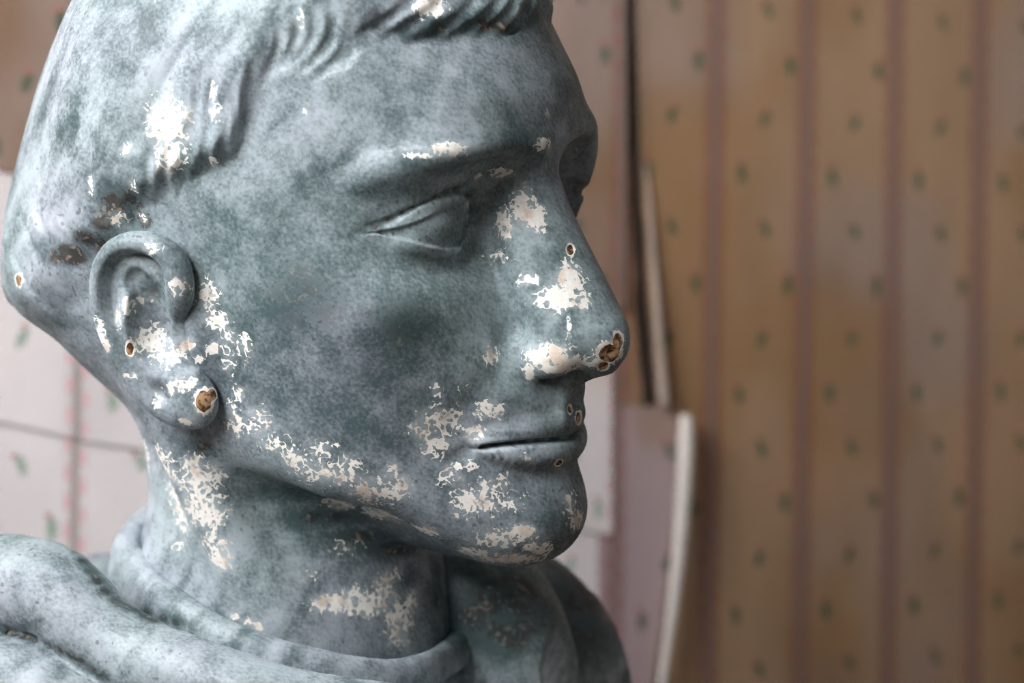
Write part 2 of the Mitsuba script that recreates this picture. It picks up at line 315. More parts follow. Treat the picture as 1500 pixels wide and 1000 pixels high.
# ---- marks on the statue, in the head frame (mm): cuts between the locks, soft waves, bare plaster, pale dust and painted light, grime and painted shade, bare clay: (x, y, z, width, height, strength)
HAIRCUTS = [
   [(21.2,-70.6,75.2),(18.4,-71.6,65.5),(16.9,-72.6,57.2),(15.4,-69.3,49.3)],
   [(15.9,-71.2,76.6),(14.4,-72.3,65.6),(11.9,-73.7,55.2),(5.6,-70.7,45.6)],
   [(27.1,-69.9,70.5),(27.5,-68.9,62),(23.8,-68.2,53.9)],
   [(31.4,-68.1,73.4),(29.7,-65.8,65.8),(26.4,-66.2,57.9)],
   [(-26,-78,55.7),(-26.8,-78.7,43.8),(-25.2,-78.6,31.8)],
   [(-16.5,-78.8,50.4),(-18.3,-79.1,40.7),(-19.3,-76.6,32.7)],
   [(-9.9,-78.4,48.3),(-10.8,-77.2,40.6),(-14.1,-73.2,34.9)],
   [(-3.1,-77,53.5),(-3.1,-77.5,46.1),(-8.1,-74.2,38.6)],
   [(5.5,-74.5,59.5),(4.1,-75.8,50.1),(-2,-72.9,41.6)],
   [(56.2,-57.1,97.6),(58.1,-56.1,91.3),(56.8,-56.4,85.6),(53,-58.3,80.9),(48.7,-59.9,77.5)],
   [(52,-59.7,95.4),(53,-59.1,89.2),(49.2,-59.8,83.2),(44.2,-61.5,78.5)],
   [(60.2,-53.9,84.5),(58.8,-55.1,80.1),(55.9,-57.1,77.5),(52.7,-58.8,74.8)],
   [(47.5,-61.5,94.1),(48,-60.9,88.3),(44.8,-61.7,82.2),(40.1,-62.7,77.9)],
   [(62.1,-52.4,83.5),(61.3,-53.5,80.7),(58.7,-55.7,77.5)],
   [(42.9,-63.6,90.3),(41.9,-63.1,84.1),(38.4,-63.6,78),(36.1,-63.9,73.9)],
   [(69.2,-44.9,85.1),(73.2,-40.9,87.2),(77.8,-37,90),(79.7,-30.1,93.9)],
   [(74.7,-39.3,82.8),(79.2,-32.3,85),(83.7,-26.6,89),(85,-19.4,93.4)],
   [(81,-29.7,82.7),(84.8,-22.1,85.2),(87.8,-15.4,89.2),(88.4,-10.1,93)],
   [(86,-20.3,83),(88.6,-12.4,86),(90.1,-6.6,89.7),(89.9,-3.2,92.4)],
   [(89.1,-11.7,82.6),(89.5,-1.5,85.5),(90.5,2.9,89.3),(89.9,5.8,91.7)],
   [(90.1,0.4,83.2),(90.2,8.8,86.7),(87.6,15.6,90.2)],
   [(64.3,-50.5,87),(68.7,-45.7,89.3),(73.9,-41.9,93),(74.9,-37.9,95.5)],
   [(-72,-66.1,34.7),(-62.6,-72.7,24.6),(-53.9,-75.4,15.7)],
   [(-60.6,-69.6,42.2),(-56.5,-73.5,31.6),(-48.4,-76.2,23.2),(-40,-75.6,18)],
   [(-43.9,-75.7,41),(-43,-76.7,32.3),(-37.8,-77.5,25.4),(-33.8,-75.9,22.2)],
   [(-83.9,-61.1,26.9),(-72.4,-70.2,17),(-62.7,-72.7,6.3),(-57,-68.4,-1.6)],
   [(-54,-74.5,29.5),(-50,-76,22),(-43.4,-75,15.3)],
   [(-48.9,-76,24.9),(-42.2,-77,20.8),(-36.5,-74.8,18.8)],
   [(-46.4,-76.3,28.2),(-38.9,-77.2,23.6),(-33,-75.5,22.1)],
   [(-50.9,-75.9,20.4),(-44.7,-75.9,17),(-38.6,-74.2,16)],
   [(-21.3,-79,45.7),(-19,-79.1,39.6),(-17.1,-77.3,36.1)],
   [(-13.5,-78.9,45.7),(-13,-78,40.6),(-14.3,-74.6,36.4)],
   [(24.1,-70.5,68.5),(25.1,-70.7,61.2),(19.9,-69.1,51.9)],
   [(11.3,-73.2,60.4),(9,-74.5,51.1),(3,-72.5,43.7)],
]
HAIRSOFT = [
   [(-20.1,-74.3,82.1),(-32.7,-76.1,63.1),(-45.4,-74.7,45.3),(-49.9,-75.2,32)],
   [(0.6,-70.6,92),(-13.9,-76,73.7),(-26.6,-77.9,56.8)],
   [(25.6,-67.1,95.2),(11.2,-71.1,83.4),(-2.6,-75.3,67.1),(-11.6,-78.1,54.7)],
   [(41.6,-63.7,96.5),(28.4,-68.5,86.9),(18.4,-70.9,76.9)],
   [(-39,-69.8,82),(-54.9,-66.6,64.2),(-64.1,-66.7,46.3)],
   [(7.5,-67.9,98.9),(-12,-73.2,86.1),(-25.6,-76.4,69.5)],
]
CHIPS = [(4.4,-74.4,61.7,5.9,8.0,1.3), (5.5,-75.4,52.7,4.7,5.3,1.2), (21.0,-70.8,71.7,1.5,3.3,1.1), (21.3,-71.1,65.4,2.3,2.9,1.1), (16.9,-69.0,50.0,1.7,1.9,1), (-10.3,-78.0,54.2,1.9,2.3,0.9), (-9.1,-78.3,42.5,1.5,3.0,1), (-26.6,-78.6,44.9,0.9,4.8,0.8), (-18.5,-75.4,32.1,3.5,3.0,0.8), (-12.3,-72.3,32.6,2.2,2.2,0.7), (49.5,-60.7,92.5,1.2,2.9,0.9), (78.4,-33.8,93.0,4.6,2.9,1.3), (48.0,-60.5,64.5,0.8,1.0,1), (86.6,-41.9,50.7,5.4,1.9,1.1), (79.7,-47.8,49.4,5.4,1.0,0.8), (87.6,-13.9,39.8,4.3,1.5,0.85), (83.4,-21.9,39.6,2.1,1.3,0.6), (99.0,-5.9,47.4,5.1,1.9,1), (98.9,-3.3,57.1,1.7,1.7,0.7), (92.8,-11.2,28.7,3.4,4.7,1.15), (96.2,-10.3,24.7,3.0,4.3,1.1), (85.9,-13.5,24.0,3.0,4.3,1.05), (87.6,-14.5,20.9,1.7,2.6,1), (85.2,-14.5,13.0,6.0,2.2,0.62), (107.3,-8.8,5.8,3.8,5.1,1.15), (105.4,-13.7,0.7,7.2,3.6,1.2), (96.4,-16.8,6.3,3.8,2.1,0.95), (110.9,-8.7,-1.1,1.7,3.4,0.9), (108.6,-14.4,-8.8,0.9,6.4,0.7), (102.2,-18.7,-16.9,6.4,3.0,1.3), (94.8,-17.9,-23.0,1.7,2.6,1.3), (109.4,-12.5,-20.0,4.7,2.1,1.2), (115.2,-7.7,-20.2,4.3,3.0,1), (105.4,-16.4,-21.6,6.4,1.5,1.1), (84.6,-23.1,-16.5,2.6,3.0,0.85), (82.4,-26.0,-34.1,3.0,3.0,1.05), (85.6,-23.1,-34.5,2.2,2.6,0.9), (72.1,-36.1,-36.5,6.4,6.0,0.85), (70.1,-36.7,-43.5,4.3,4.3,0.95), (79.2,-27.8,-41.2,3.5,2.2,0.9), (66.8,-41.1,-38.3,3.4,2.6,0.7), (77.2,-29.0,-51.5,2.2,2.2,0.9), (74.0,-32.0,-51.9,2.2,1.3,0.8), (73.2,-38.1,-25.4,2.1,3.0,0.6), (78.8,-31.2,-26.1,2.6,2.1,0.5), (58.8,-45.3,-51.2,2.2,3.0,0.85), (60.4,-42.8,-57.3,3.0,3.5,0.9), (46.0,-53.3,-50.2,6.5,4.7,0.8), (40.2,-57.1,-43.1,5.6,4.3,0.7), (51.7,-47.5,-57.9,7.8,5.2,0.82), (58.2,-43.6,-58.8,3.5,3.0,1), (25.5,-30.5,-67.9,5.0,3.2,1), (36.5,-56.9,-50.1,7.4,5.6,0.72), (30.9,-59.6,-45.0,5.2,4.8,0.75), (40.9,-29.0,-70.8,8.9,2.7,1), (59.4,-30.5,-74.7,4.4,2.6,1), (77.2,-29.7,-63.6,6.5,4.3,0.8), (82.0,-24.8,-60.0,4.8,3.5,0.75), (71.9,-34.4,-55.1,4.3,3.0,0.7), (87.5,-19.2,-75.6,5.2,2.6,1.05), (81.1,-23.6,-77.3,7.9,3.1,0.9), (90.1,-13.8,-81.3,4.0,1.5,1), (70.8,-22.7,-82.6,6.6,2.0,0.95), (81.3,-16.9,-85.4,9.7,1.8,1.2), (91.3,-10.9,-82.9,3.1,3.1,1), (97.3,0.3,-75.7,3.1,3.5,0.9), (97.3,-3.1,-69.8,2.6,4.4,0.7), (84.9,-20.9,-57.3,3.0,3.0,0.6), (91.7,-18.5,-50.7,2.2,2.2,0.5), (83.5,-23.7,-64.6,8.7,4.8,0.6), (8.8,-67.8,7.6,3.4,5.6,0.95), (11.4,-67.0,-0.8,4.3,3.4,0.9), (13.8,-66.4,-5.2,3.4,3.4,0.75), (19.2,-65.7,-8.4,3.9,5.6,0.65), (13.3,-65.8,-11.9,3.5,6.5,0.65), (8.7,-67.4,-9.6,2.2,2.6,1), (14.5,-64.0,-24.9,2.2,2.6,0.75), (11.2,-63.2,-34.8,4.4,4.4,0.72), (17.7,-62.7,-36.3,4.8,3.0,0.7), (10.8,-63.7,-30.3,2.2,5.2,0.7), (24.5,-61.4,-41.0,5.6,3.5,0.7), (21.0,-62.7,-32.1,3.9,4.3,0.55), (29.8,-60.8,-38.6,3.0,2.6,0.6), (-9.3,-60.4,-55.1,8.0,7.6,0.85), (-8.3,-59.6,-65.6,6.7,8.0,0.95), (-24.0,-52.7,-72.3,5.9,5.9,0.8), (-28.8,-51.2,-64.8,4.6,5.5,0.8), (-6.1,-57.6,-82.2,4.0,4.5,1.15), (-7.5,-58.6,-76.2,4.9,3.1,0.9), (-23.6,-61.8,-49.0,5.8,4.5,0.75), (-19.2,-62.3,-53.2,4.5,3.6,0.8), (-48.6,-41.3,-54.6,1.9,6.1,0.7), (-28.7,-51.5,-82.5,3.7,2.8,0.6), (-3.5,-55.4,-55.9,3.1,3.6,0.6), (20.3,-32.1,-102.6,7.7,2.7,1.1), (26.5,-21.7,-105.5,7.8,4.1,0.95), (24.0,-25.4,-101.1,4.6,2.7,1), (28.2,-15.9,-102.2,4.6,3.7,0.8), (30.7,-11.1,-114.1,5.1,7.9,0.85), (31.2,-5.1,-108.6,3.7,4.6,0.7), (0.6,-53.1,-105.0,3.6,1.4,1), (3.5,-52.3,-106.8,1.8,1.8,1), (-4.6,-53.7,-103.6,2.3,1.4,0.9), (29.5,13.8,-106.9,2.8,9.5,0.7), (28.6,-12.1,-98.5,5.5,3.7,0.6), (21.8,-24.2,-85.1,6.8,3.6,0.55), (15.6,-35.8,-93.1,4.5,2.7,0.5), (-1.6,-80.4,24.0,2.8,1.9,1.1), (-25.1,-83.0,-3.8,2.0,4.8,1.2), (-22.7,-82.8,-7.0,1.7,2.2,1.1), (-15.3,-79.6,5.3,3.5,3.0,1), (-18.8,-79.6,1.4,1.7,3.0,0.9), (4.6,-76.5,11.1,3.4,3.0,0.9), (4.4,-77.2,13.4,1.1,1.7,1), (-13.0,-71.1,-7.7,5.7,4.4,1.1), (-6.7,-70.7,-12.0,5.2,3.5,1.2), (0.2,-71.5,-8.1,3.0,2.2,1), (-0.7,-74.8,-20.8,4.8,2.2,1), (-4.1,-75.0,-22.0,1.7,2.0,1.1), (3.1,-73.2,-19.8,3.0,1.5,0.9), (0.1,-73.2,-32.9,3.5,1.3,1), (-9.2,-75.8,-26.2,2.0,2.6,0.9), (3.7,-69.7,-12.8,1.7,1.3,0.9), (-15.9,-79.0,-17.4,3.5,1.1,0.8), (-13.8,-73.2,5.9,3.0,2.2,0.7)]
PALE = [(6.1,-71.1,87.7,31.6,18.9,0.2), (-32.7,-76.1,63.1,13.0,23.8,0.3), (1.0,-74.3,69.1,12.7,12.7,0.25), (40.8,-64.1,86.3,18.6,12.4,0.2), (-54.0,-74.5,29.5,8.9,15.6,0.4), (-39.8,-47.1,-75.2,12.7,27.8,0.4), (-0.2,-55.4,-90.4,29.2,13.5,0.4), (101.0,-13.9,8.1,10.7,17.1,0.28), (97.3,-17.7,-6.5,10.7,12.8,0.25), (91.3,-17.6,-47.6,13.0,3.0,0.9), (75.5,-49.6,50.8,14.5,2.9,0.6), (58.5,-56.6,60.4,22.8,12.4,0.35), (91.0,-35.7,49.5,12.4,2.1,0.4), (-49.7,-53.0,-108.4,14.0,7.0,0.5), (73.6,-40.2,20.4,10.5,2.1,0.6), (23.4,-66.8,32.0,12.7,12.7,0.3), (81.8,-37.9,70.6,20.7,10.4,0.3), (82.2,-25.9,-5.6,10.7,8.6,0.4), (79.4,-38.4,39.7,6.3,2.1,0.6)]  # dust and wear, plus lit brow ridge and lower lip painted in
GRIME_SHADE = [(91.5,-24.9,67.0,4.6,7.5,0.55), (97.4,-14.6,52.1,8.4,6.8,0.7), (93.4,-18.9,45.6,12.7,3.0,0.35), (67.8,-50.9,39.9,14.6,5.0,0.5), (41.8,-63.0,6.2,27.4,21.1,0.8), (67.8,-49.6,-3.8,25.3,23.2,0.75), (69.8,-49.7,69.9,24.8,8.3,0.2), (42.8,-58.1,-25.1,27.8,15.0,0.5), (62.8,-42.0,-53.9,25.9,13.0,0.3), (93.9,-11.9,-67.9,17.5,17.5,0.65), (96.7,2.4,-48.5,4.4,8.8,0.4), (93.0,-14.7,-35.9,10.8,8.7,0.3), (17.8,-67.9,23.5,14.9,12.8,0.45), (57.9,-48.0,-39.6,19.3,10.7,0.6), (73.4,-41.9,3.5,12.7,10.6,0.4), (80.7,-46.7,46.7,12.4,2.9,0.45), (94.6,-8.5,-64.1,11.0,8.8,0.55), (95.2,-0.7,-59.2,5.3,4.4,0.5), (95.0,1.1,-82.6,4.4,4.4,0.8), (-16.9,-78.0,37.3,8.6,6.5,1.4), (-12.7,-72.2,31.7,5.2,3.5,1.3), (-28.0,-74.3,23.4,5.7,5.7,1), (-43.3,-76.9,20.3,9.7,4.0,1.35), (-54.4,-75.1,22.9,6.7,3.6,0.7), (-33.6,-77.4,26.0,5.7,3.5,1.2), (-23.2,-78.3,31.8,5.2,3.9,1.15), (-53.0,-67.6,-3.4,11.3,3.2,0.8), (-52.3,-70.5,4.0,9.0,4.5,0.5), (-10.3,-71.7,9.1,5.2,6.5,0.8), (6.9,-42.6,-63.3,18.0,3.1,0.85), (16.9,-31.1,-73.6,13.6,2.9,1.1), (24.3,-19.6,-82.8,11.4,2.7,1.15), (29.8,-4.8,-91.0,9.3,2.3,1.1), (27.6,-13.1,-87.1,18.4,2.8,0.95), (30.4,12.0,-111.2,3.8,9.5,0.9), (30.5,-3.3,-102.0,6.0,6.0,0.6), (98.6,-3.7,60.4,6.4,10.7,0.25), (77.6,-21.0,10.4,5.6,2.6,0.4), (70.7,-42.6,26.0,8.4,1.7,0.6), (90.1,-19.1,-43.1,13.0,0.9,0.6), (79.5,-32.6,86.7,8.3,2.9,0.95), (87.6,-14.8,85.8,14.8,3.4,1.05), (74.0,-39.4,85.4,6.2,1.7,0.7), (90.1,8.8,87.2,4.3,4.3,0.8), (0.6,-74.6,-26.3,8.7,5.6,0.35), (-57.9,-67.4,-3.7,13.6,4.5,0.3), (-6.2,-60.5,-44.6,5.8,3.5,1.15), (28.6,15.5,-103.8,5.7,4.7,0.9)]  # dirt and patina, plus painted shade on chin, under brow, lip and jaw
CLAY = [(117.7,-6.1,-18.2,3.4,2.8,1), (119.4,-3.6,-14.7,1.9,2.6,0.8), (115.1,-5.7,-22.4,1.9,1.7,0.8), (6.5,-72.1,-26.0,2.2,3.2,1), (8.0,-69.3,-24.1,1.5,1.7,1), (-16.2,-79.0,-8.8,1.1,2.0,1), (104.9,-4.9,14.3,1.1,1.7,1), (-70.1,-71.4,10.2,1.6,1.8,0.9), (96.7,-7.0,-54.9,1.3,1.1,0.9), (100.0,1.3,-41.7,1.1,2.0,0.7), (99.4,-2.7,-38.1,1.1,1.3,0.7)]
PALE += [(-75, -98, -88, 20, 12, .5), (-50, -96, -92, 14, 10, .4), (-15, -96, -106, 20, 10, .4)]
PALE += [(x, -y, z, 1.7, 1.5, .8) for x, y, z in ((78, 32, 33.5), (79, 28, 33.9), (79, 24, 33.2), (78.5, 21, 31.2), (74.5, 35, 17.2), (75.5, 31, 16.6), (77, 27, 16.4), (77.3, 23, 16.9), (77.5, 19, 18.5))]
GRIME_SHADE += [(x, -y, z, 2.0, 1.4, 1.0) for x, y, z in ((63, 49, 27.2), (66, 46, 29.2), (69, 43.5, 31.3), (71, 41.5, 32.6), (73.5, 38.5, 34.4), (75.5, 36, 35.6), (77.5, 32, 36.4), (78.5, 28, 36.6), (77.5, 20, 33.5), (76.8, 17.2, 28), (76.8, 17, 24))]
GRIME_SHADE += [(x, -y, z, 2.4, .85, .85) for x, y, z in ((80, 26.5, -46.2), (83, 23, -46), (86, 19.5, -46), (89, 15.5, -46.2), (92, 11, -46.6), (95, 7, -47.2), (97.5, 3, -47.7))]
GRIME_SHADE += [(x, y, z, 2.6, 2.0, 1.2) for x, y, z in ((-43.2, -82.2, -80.7), (-38.6, -84.2, -83), (-35.1, -85, -85.6), (-31.5, -85.2, -88.9), (-27.9, -84.7, -91.9), (-25.1, -82.8, -94), (-23, -80.8, -95.5), (-19.3, -81.2, -97), (-16.3, -80.7, -98.2), (-26.9, -64.2, -103.9), (-20.4, -65.4, -103.8), (-68.3, -96.7, -103.2), (-64.8, -95.9, -104.2), (-60.1, -95.7, -104.7), (-55.5, -95.3, -105.1), (-48, -97.4, -105.5), (-40.8, -99.5, -105.3), (-35.9, -99.5, -106.8), (-32, -99.1, -108.3), (-28.5, -98.1, -110.9), (-25.1, -97.3, -113.1), (-36.6, -61.8, -103.8))]
GRIME_SHADE += [(x, y, z, 13, 10, 1.05) for x, y, z in ((42.1, 27.9, -117), (48, 36.3, -116.4), (38.7, 23.5, -123.6), (53.6, 40, -124.3), (47.2, 27.3, -128.7), (49.4, 76.7, -143.5), (43.3, 83.1, -133))]  # brown stain plus painted chin shadow on the far cowl
PALE += [(x, y, z, 14, 9, .5) for x, y, z in ((45.7, 24, -139.1), (39, 20.8, -141.4), (53.1, 29.7, -142.4))]  # light painted on the lower part of the far cowl
# ---------------------------------------------------------------- the head
FACE = [  # (x, |y|, z) of the face without nose, lips and ears, and of the skull under the hair
 (89,0,87),(86,15,86),(79,30,85),(69,46,84),(55,57,82),(35,63,80),(10,66,80),(-30,68,78),(-59,50,78),(-79,27,80),(-86,0,82),
 (67,0,114),(61,25,112),(45,48,108),(10,53,112),(-26,47,113),(-52,28,110),(-60,0,112),(30,0,130),(10,30,126),(-14,0,129),
 (95,0,68),(94.5,15,66),(88,30,65),(77,45,64),(58,57,63),(32,63,62),(5,68,60),(-38,69,58),(-68,52,58),(-90,28,60),(-100,0,60),
 (98,0,50),(97.5,10,50),(95.5,20,51),(92,30,51.5),(84,41,50),(70,49.5,47),(54,56,42),(30,65,45),(0,71,42),(-40,71,36),(-77,55,34),(-98,28,34),(-105,0,34),
 (93,0,38),(87,9,38),(81,16,38),(81,26,40),(81.5,34,41),(79,43,40),(67.5,50,37.5),
 (86,0,24),(80,10,24),(73,18,24),(70,28,25),(67,38,25),(61.5,48,25),(48,58,25),(28,66,24),(0,70,22),(-40,71,10),(-83,58,6),(-99,32,6),(-106,0,6),
 (87,0,5),(84,10,5),(81,20,6),(78,30,7),(73,40,7),(64,51,8),(50,60,7),(28,66,6),(0,68,4),(-40,66,-14),(-72,50,-18),(-92,25,-20),(-98,0,-20),
 (92,0,-14),(90,10,-14),(86,20,-13),(81,29,-12),(74,39,-12),(65,49,-12),(50,58,-12),(28,64,-14),(4,66,-16),
 (99,0,-29),(96,10,-29),(90,19,-28),(82,28,-28),(73,38,-28),(63,47,-28),(46,56,-30),(24,62,-32),(4,63,-32),
 (99.5,0,-38),(96.5,10,-38),(89.5,19,-38),(80,28,-39),(70,38,-40),
 (96,0,-47),(93,10,-47),(86,19,-47),(78.5,27,-47),(69,37,-48),(58,46,-48),(42,55,-48),(22,60,-48),(4,61,-44),
 (94.5,0,-59),(92.5,9,-59),(86,19,-59),(77,29,-59),(66,38,-60),(52,47,-60),(38,52.5,-60),
 (98.5,0,-70),(96.5,9,-70),(88.5,19,-70),(78,29,-71),(64.5,37,-69),
 (97,0,-79),(94.5,9,-79),(86,18,-80),(75.5,26,-80.5),
 (89,0,-88),(86,8,-88),(79,16,-87.5),(67.5,24,-80),(56.5,33,-73),
 (76,0,-92),(73,9,-91.5),(62,13,-88),(60,0,-91),(54,22,-79),(45,33,-66.5),(34,40,-64.5),(20,47,-57.5),(8,50,-56),
 (45,0,-92),(40,20,-80),(20,20,-76),(0,40,-60),(-30,45,-50),(-60,30,-45),(-75,0,-48),(0,0,-85),(-30,0,-80)]
HO = np.array([8., 0, 8])
def head_base():
    from scipy.interpolate import RBFInterpolator
    p = np.array(FACE, float); q = p.copy(); q[:, 1] *= -1
    p = np.vstack([p, q[p[:, 1] > 0]]) - HO
    r = np.linalg.norm(p, axis=1)
    R = RBFInterpolator(p / r[:, None], r, kernel='cubic', smoothing=2e-3, degree=1)
    nt, npz = 360, 720
    th, ph = np.meshgrid(np.linspace(0, np.pi, nt), np.linspace(-np.pi, np.pi, npz), indexing='ij')
    D = np.stack([np.sin(th) * np.cos(ph), np.sin(th) * np.sin(ph), np.cos(th)], -1).reshape(-1, 3)
    return R(D).reshape(nt, npz).astype(np.float32)
from scipy.ndimage import map_coordinates
RTAB = head_base()
def base(P):
    p = P - HO.astype(np.float32); r = np.maximum(np.linalg.norm(p, axis=1), 1e-3)
    th = np.arccos(np.clip(p[:, 2] / r, -1, 1)) / np.pi * (RTAB.shape[0] - 1)
    ph = (np.arctan2(p[:, 1], p[:, 0]) + np.pi) / (2 * np.pi) * (RTAB.shape[1] - 1)
    return (r - map_coordinates(RTAB, [th, ph], order=1, mode='nearest')) * .93

# hairline: height against the angle round the head (0 = forehead, 180 = nape)
HL = np.array([(0,85),(9,83.5),(18,82.5),(27,83.2),(34,85.5),(40,83.0),(45,78.5),(51,77.2),(57,75),(62,67),(66,58),(72,51.5),(79,46.5),(87,41.5),(96,37),(101,34),(108,24),(118,8),(132,-6),(145,-14),(160,-17),(180,-18)], float)
def hair_side(P):
    """height above the hairline, as a distance of sorts"""
    phi = np.degrees(np.arctan2(np.abs(P[:, 1]), P[:, 0]))
    g = (P[:, 2] - np.interp(phi, HL[:, 0], HL[:, 1])) * .8
    return np.where(P[:, 2] > 110, 30, g).astype(np.float32)

N = -1.0   # the near side (the statue's right) has y < 0
UPLID = [(60.5,51,25.2),(66,46,27.5),(71,42,30.6),(75,37,33),(78,32,34.5),(79,26,34.6),(78.5,21,32.0),(77.5,18,27.5),(77,17.3,22)]
LOLID = [(60.5,51,25.2),(66.4,44,22.9),(71,39,19.6),(74.5,32,17.3),(77,25,17.6),(77.5,19,19.5)]
def both(pts): return [[(p[0], s * p[1], *p[2:]) for p in pts] for s in (-1, 1)]
EYE_C = (64.6, 29.2, 26)
ZU = [17.5, 20, 22, 26, 31, 37, 41, 46, 48.5], [21.5, 25.5, 28.5, 31.6, 31.8, 30, 28.3, 26.3, 25.4]
ZL = [17.5, 19, 25, 32, 39, 44, 48], [20.5, 19.8, 18.2, 18.0, 20.2, 22.9, 25.4]

def field_head(P):
    A = P.copy(); A[:, 1] = -np.abs(A[:, 1])      # fold: everything symmetrical is modelled on the near side
    f = base(P)
    # neck
    t = np.clip((-P[:, 2] - 20) / 100, 0, 1.3)
    w = sstep(.5, .95, t); cx = -21 - 8 * w; a = 46 + 2 * t + 13 * w; b = 51 + 8 * sstep(.5, 1.1, t)
    qx, qy = (P[:, 0] - cx) / a, P[:, 1] / b
    k0 = np.sqrt(qx * qx + qy * qy); k1 = np.sqrt((qx / a) ** 2 + (qy / b) ** 2)
    neck = np.maximum(k0 * (k0 - 1) / np.maximum(k1, 1e-5), P[:, 2] + 5)
    f = smin(f, neck, 9)
    f = smin(f, tube(A, [(-24,-56,-26,9),(-14,-53,-60,8),(0,-46,-95,7),(14,-32,-125,7)]), 14)      # neck muscle
    # brow ridge, cheekbone
    f = smin(f, tube(A, [(95,-7,48,3.0),(93,-17,49.5,3.8),(90.5,-28,50,3.8),(83,-40,49,3.4),(71,-48,46.5,2.4),(62,-52,43,1.6)]), 8)
    f = smin(f, tube(P, [(90,31,49,3),(87,37,42,4),(82,40.5,33,4.2),(76,43,23,4),(70,45,12,3)]), 5)
    f = smin(f, tube(P, [(83,29,45,4),(79.5,33,38,5),(76,37,32,5.5),(72,40,26,5)]), 5)
    f -= bump(A, (66, -50, 2), 1.5, (16, 10, 9))
    # nose
    nose = tube(P, [(91,0,46,5.5),(90,0,36,5.0),(95.5,0,20,6.0),(103.5,0,3,7.0),(110,0,-12,8.4)])
    nose = smin(nose, tube(A, [(85,-5,38,5),(87.5,-8,20,6.5),(94,-9,2,8.5),(100,-8,-12,9)]), 9)
    nose = smin(nose, tube(A, [(90,-3,36,4),(92.5,-4.5,20,6),(99,-5,2,7.5),(105,-5,-12,8)]), 8)
    nose = smin(nose, ell(P, (109.5,0,-17), (10,9.5,8.8)), 5)
    nose = smin(nose, ell(A, (98,-12.5,-18.5), (10.5,6.8,7.4)), 4)        # wings
    nose = smin(nose, tube(P, [(112,0,-23,3.2),(104,0,-26,3.2),(98,0,-29,3.5)]), 3)
    f = smin(f, nose, 7.5)
    f = smax(f, -tube(A, [(106,-6.5,-28.5,2.4),(101,-9,-25.5,3.6),(96,-10.5,-24.5,3.2)]), 2)   # nostrils
    f += stroke(A, [(92,-15,-8),(88,-20.5,-13),(87,-22,-20),(91,-20,-26)], 1.6, 2.6)          # wing crease
    f += stroke(A, [(88,-22,-20),(80,-30,-32),(74,-35,-44)], 1.0, 5)                          # fold to the mouth corner
    # philtrum
    f -= stroke(A, [(99,-5.0,-29),(100,-5.8,-36),(100,-6.4,-41)], 1.3, 2.4, taper=False)
    f += stroke(P, [(99.5,0,-30),(101,0,-36),(101.5,0,-40)], .9, 3.0, taper=False)
    # lips
    up = tube(A, [(79,-27.5,-45.0,1.0),(85,-20,-43.4,2.8),(90.8,-12,-42.4,3.8),(94.6,-5,-42,4.3),(95.8,0,-42.4,4.2)])
    f = smin(f, up, 4)
    lo = tube(A, [(79.5,-27,-47.0,1.2),(85.3,-20,-49.2,3.7),(89.8,-12,-51.0,5.3),(92.1,-5,-51.7,6.0),(92.6,0,-51.7,6.0)])
    f = smin(f, lo, 3.5)
    mz = np.interp(-A[:, 1], [0, 5, 12, 20, 26, 30], [-48.0, -47.4, -46.5, -46.0, -46.1, -46.8])
    f += np.where((A[:, 0] > 70) & (A[:, 1] > -31.5), 2.5 * np.exp(-((A[:, 2] - mz) / .85) ** 2) * sstep(28.5, 25, -A[:, 1]), 0)
    f -= stroke(A, [(80.5,-25.5,-43.6),(87,-18,-41.2),(93.5,-10,-39.8),(98.0,-5,-39.0),(98.8,0,-39.9)], .75, 1.1, 14)
    f += stroke(A, [(83,-22.5,-44.2),(90,-13,-43),(96.5,-6,-42.8)], .5, 1.3, 12)
    f += stroke(A, [(80,-27,-46.3),(77,-30,-47.5),(73,-34,-50.5)], 1.6, 2.6)
    f += stroke(A, [(84,-18,-60),(92,-9,-60.5),(95,0,-60.5)], 1.0, 4.5, taper=False)          # under the lip
    f -= bump(A, (91, -9, -74), 1.6, (9, 10, 8))
    # eye: lids as a shell round the ball, opened between the two margins
    lid = ell(A, (EYE_C[0] - .3, -EYE_C[1], EYE_C[2]), (15.0, 16.5, 15.0))
    f = smin(f, lid, 5)
    Y = -A[:, 1]
    zu = np.interp(Y, ZU[0], ZU[1])
    zl = np.interp(Y, ZL[0], ZL[1])
    op = np.maximum(np.maximum(A[:, 2] - zu, zl - A[:, 2]), np.maximum(17.6 - Y, 58 - A[:, 0]))
    f += np.where((op < 3) & (A[:, 0] > 58), np.clip(-op * 1.3 + .5, 0, 1.35), 0)
    f -= stroke(A, [(x, -y, z - 1.0) for x, y, z in UPLID[1:]], 1.3, 1.15, 24)
    f += stroke(A, [(57,-53,24.5)] + [(x, -y * 1.01, z + 1.5) for x, y, z in UPLID[:-1]], 1.5, 1.15, 26)
    f -= stroke(A, [(x + .3, -y, z - 1.0) for x, y, z in LOLID[1:]], 1.25, 1.3, 20, False)
    f += stroke(A, [(70,-42,17),(75,-35,13.6),(78,-27,12),(78.5,-20,14),(78,-17,19)], .8, 2.2, 14)
    f += bump(A, (80, -14.5, 24), 1.0, (6, 3.0, 9))
    f += stroke(A, [(58,-53,25),(53,-57,24)], .8, 1.6)
    f = smin(f, tube(A, [(0,-63,3,5),(1,-64.5,-7,6),(2,-63,-16,5)]), 6)       # the cheek swelling to the ear
    # hair: a thick cap with a rounded edge
    g = hair_side(P)
    phi = np.degrees(np.arctan2(np.abs(P[:, 1]), P[:, 0]))
    wob = 4.6 * (meshkit.noise(np.stack([phi / 5.5, P[:, 2] / 26, P[:, 1] / 60], -1)) - .5) + 2.4 * (meshkit.noise(np.stack([phi / 2.2, P[:, 2] / 14, P[:, 1] / 60], -1), 3) - .5)
    nape = sstep(100, 125, phi)
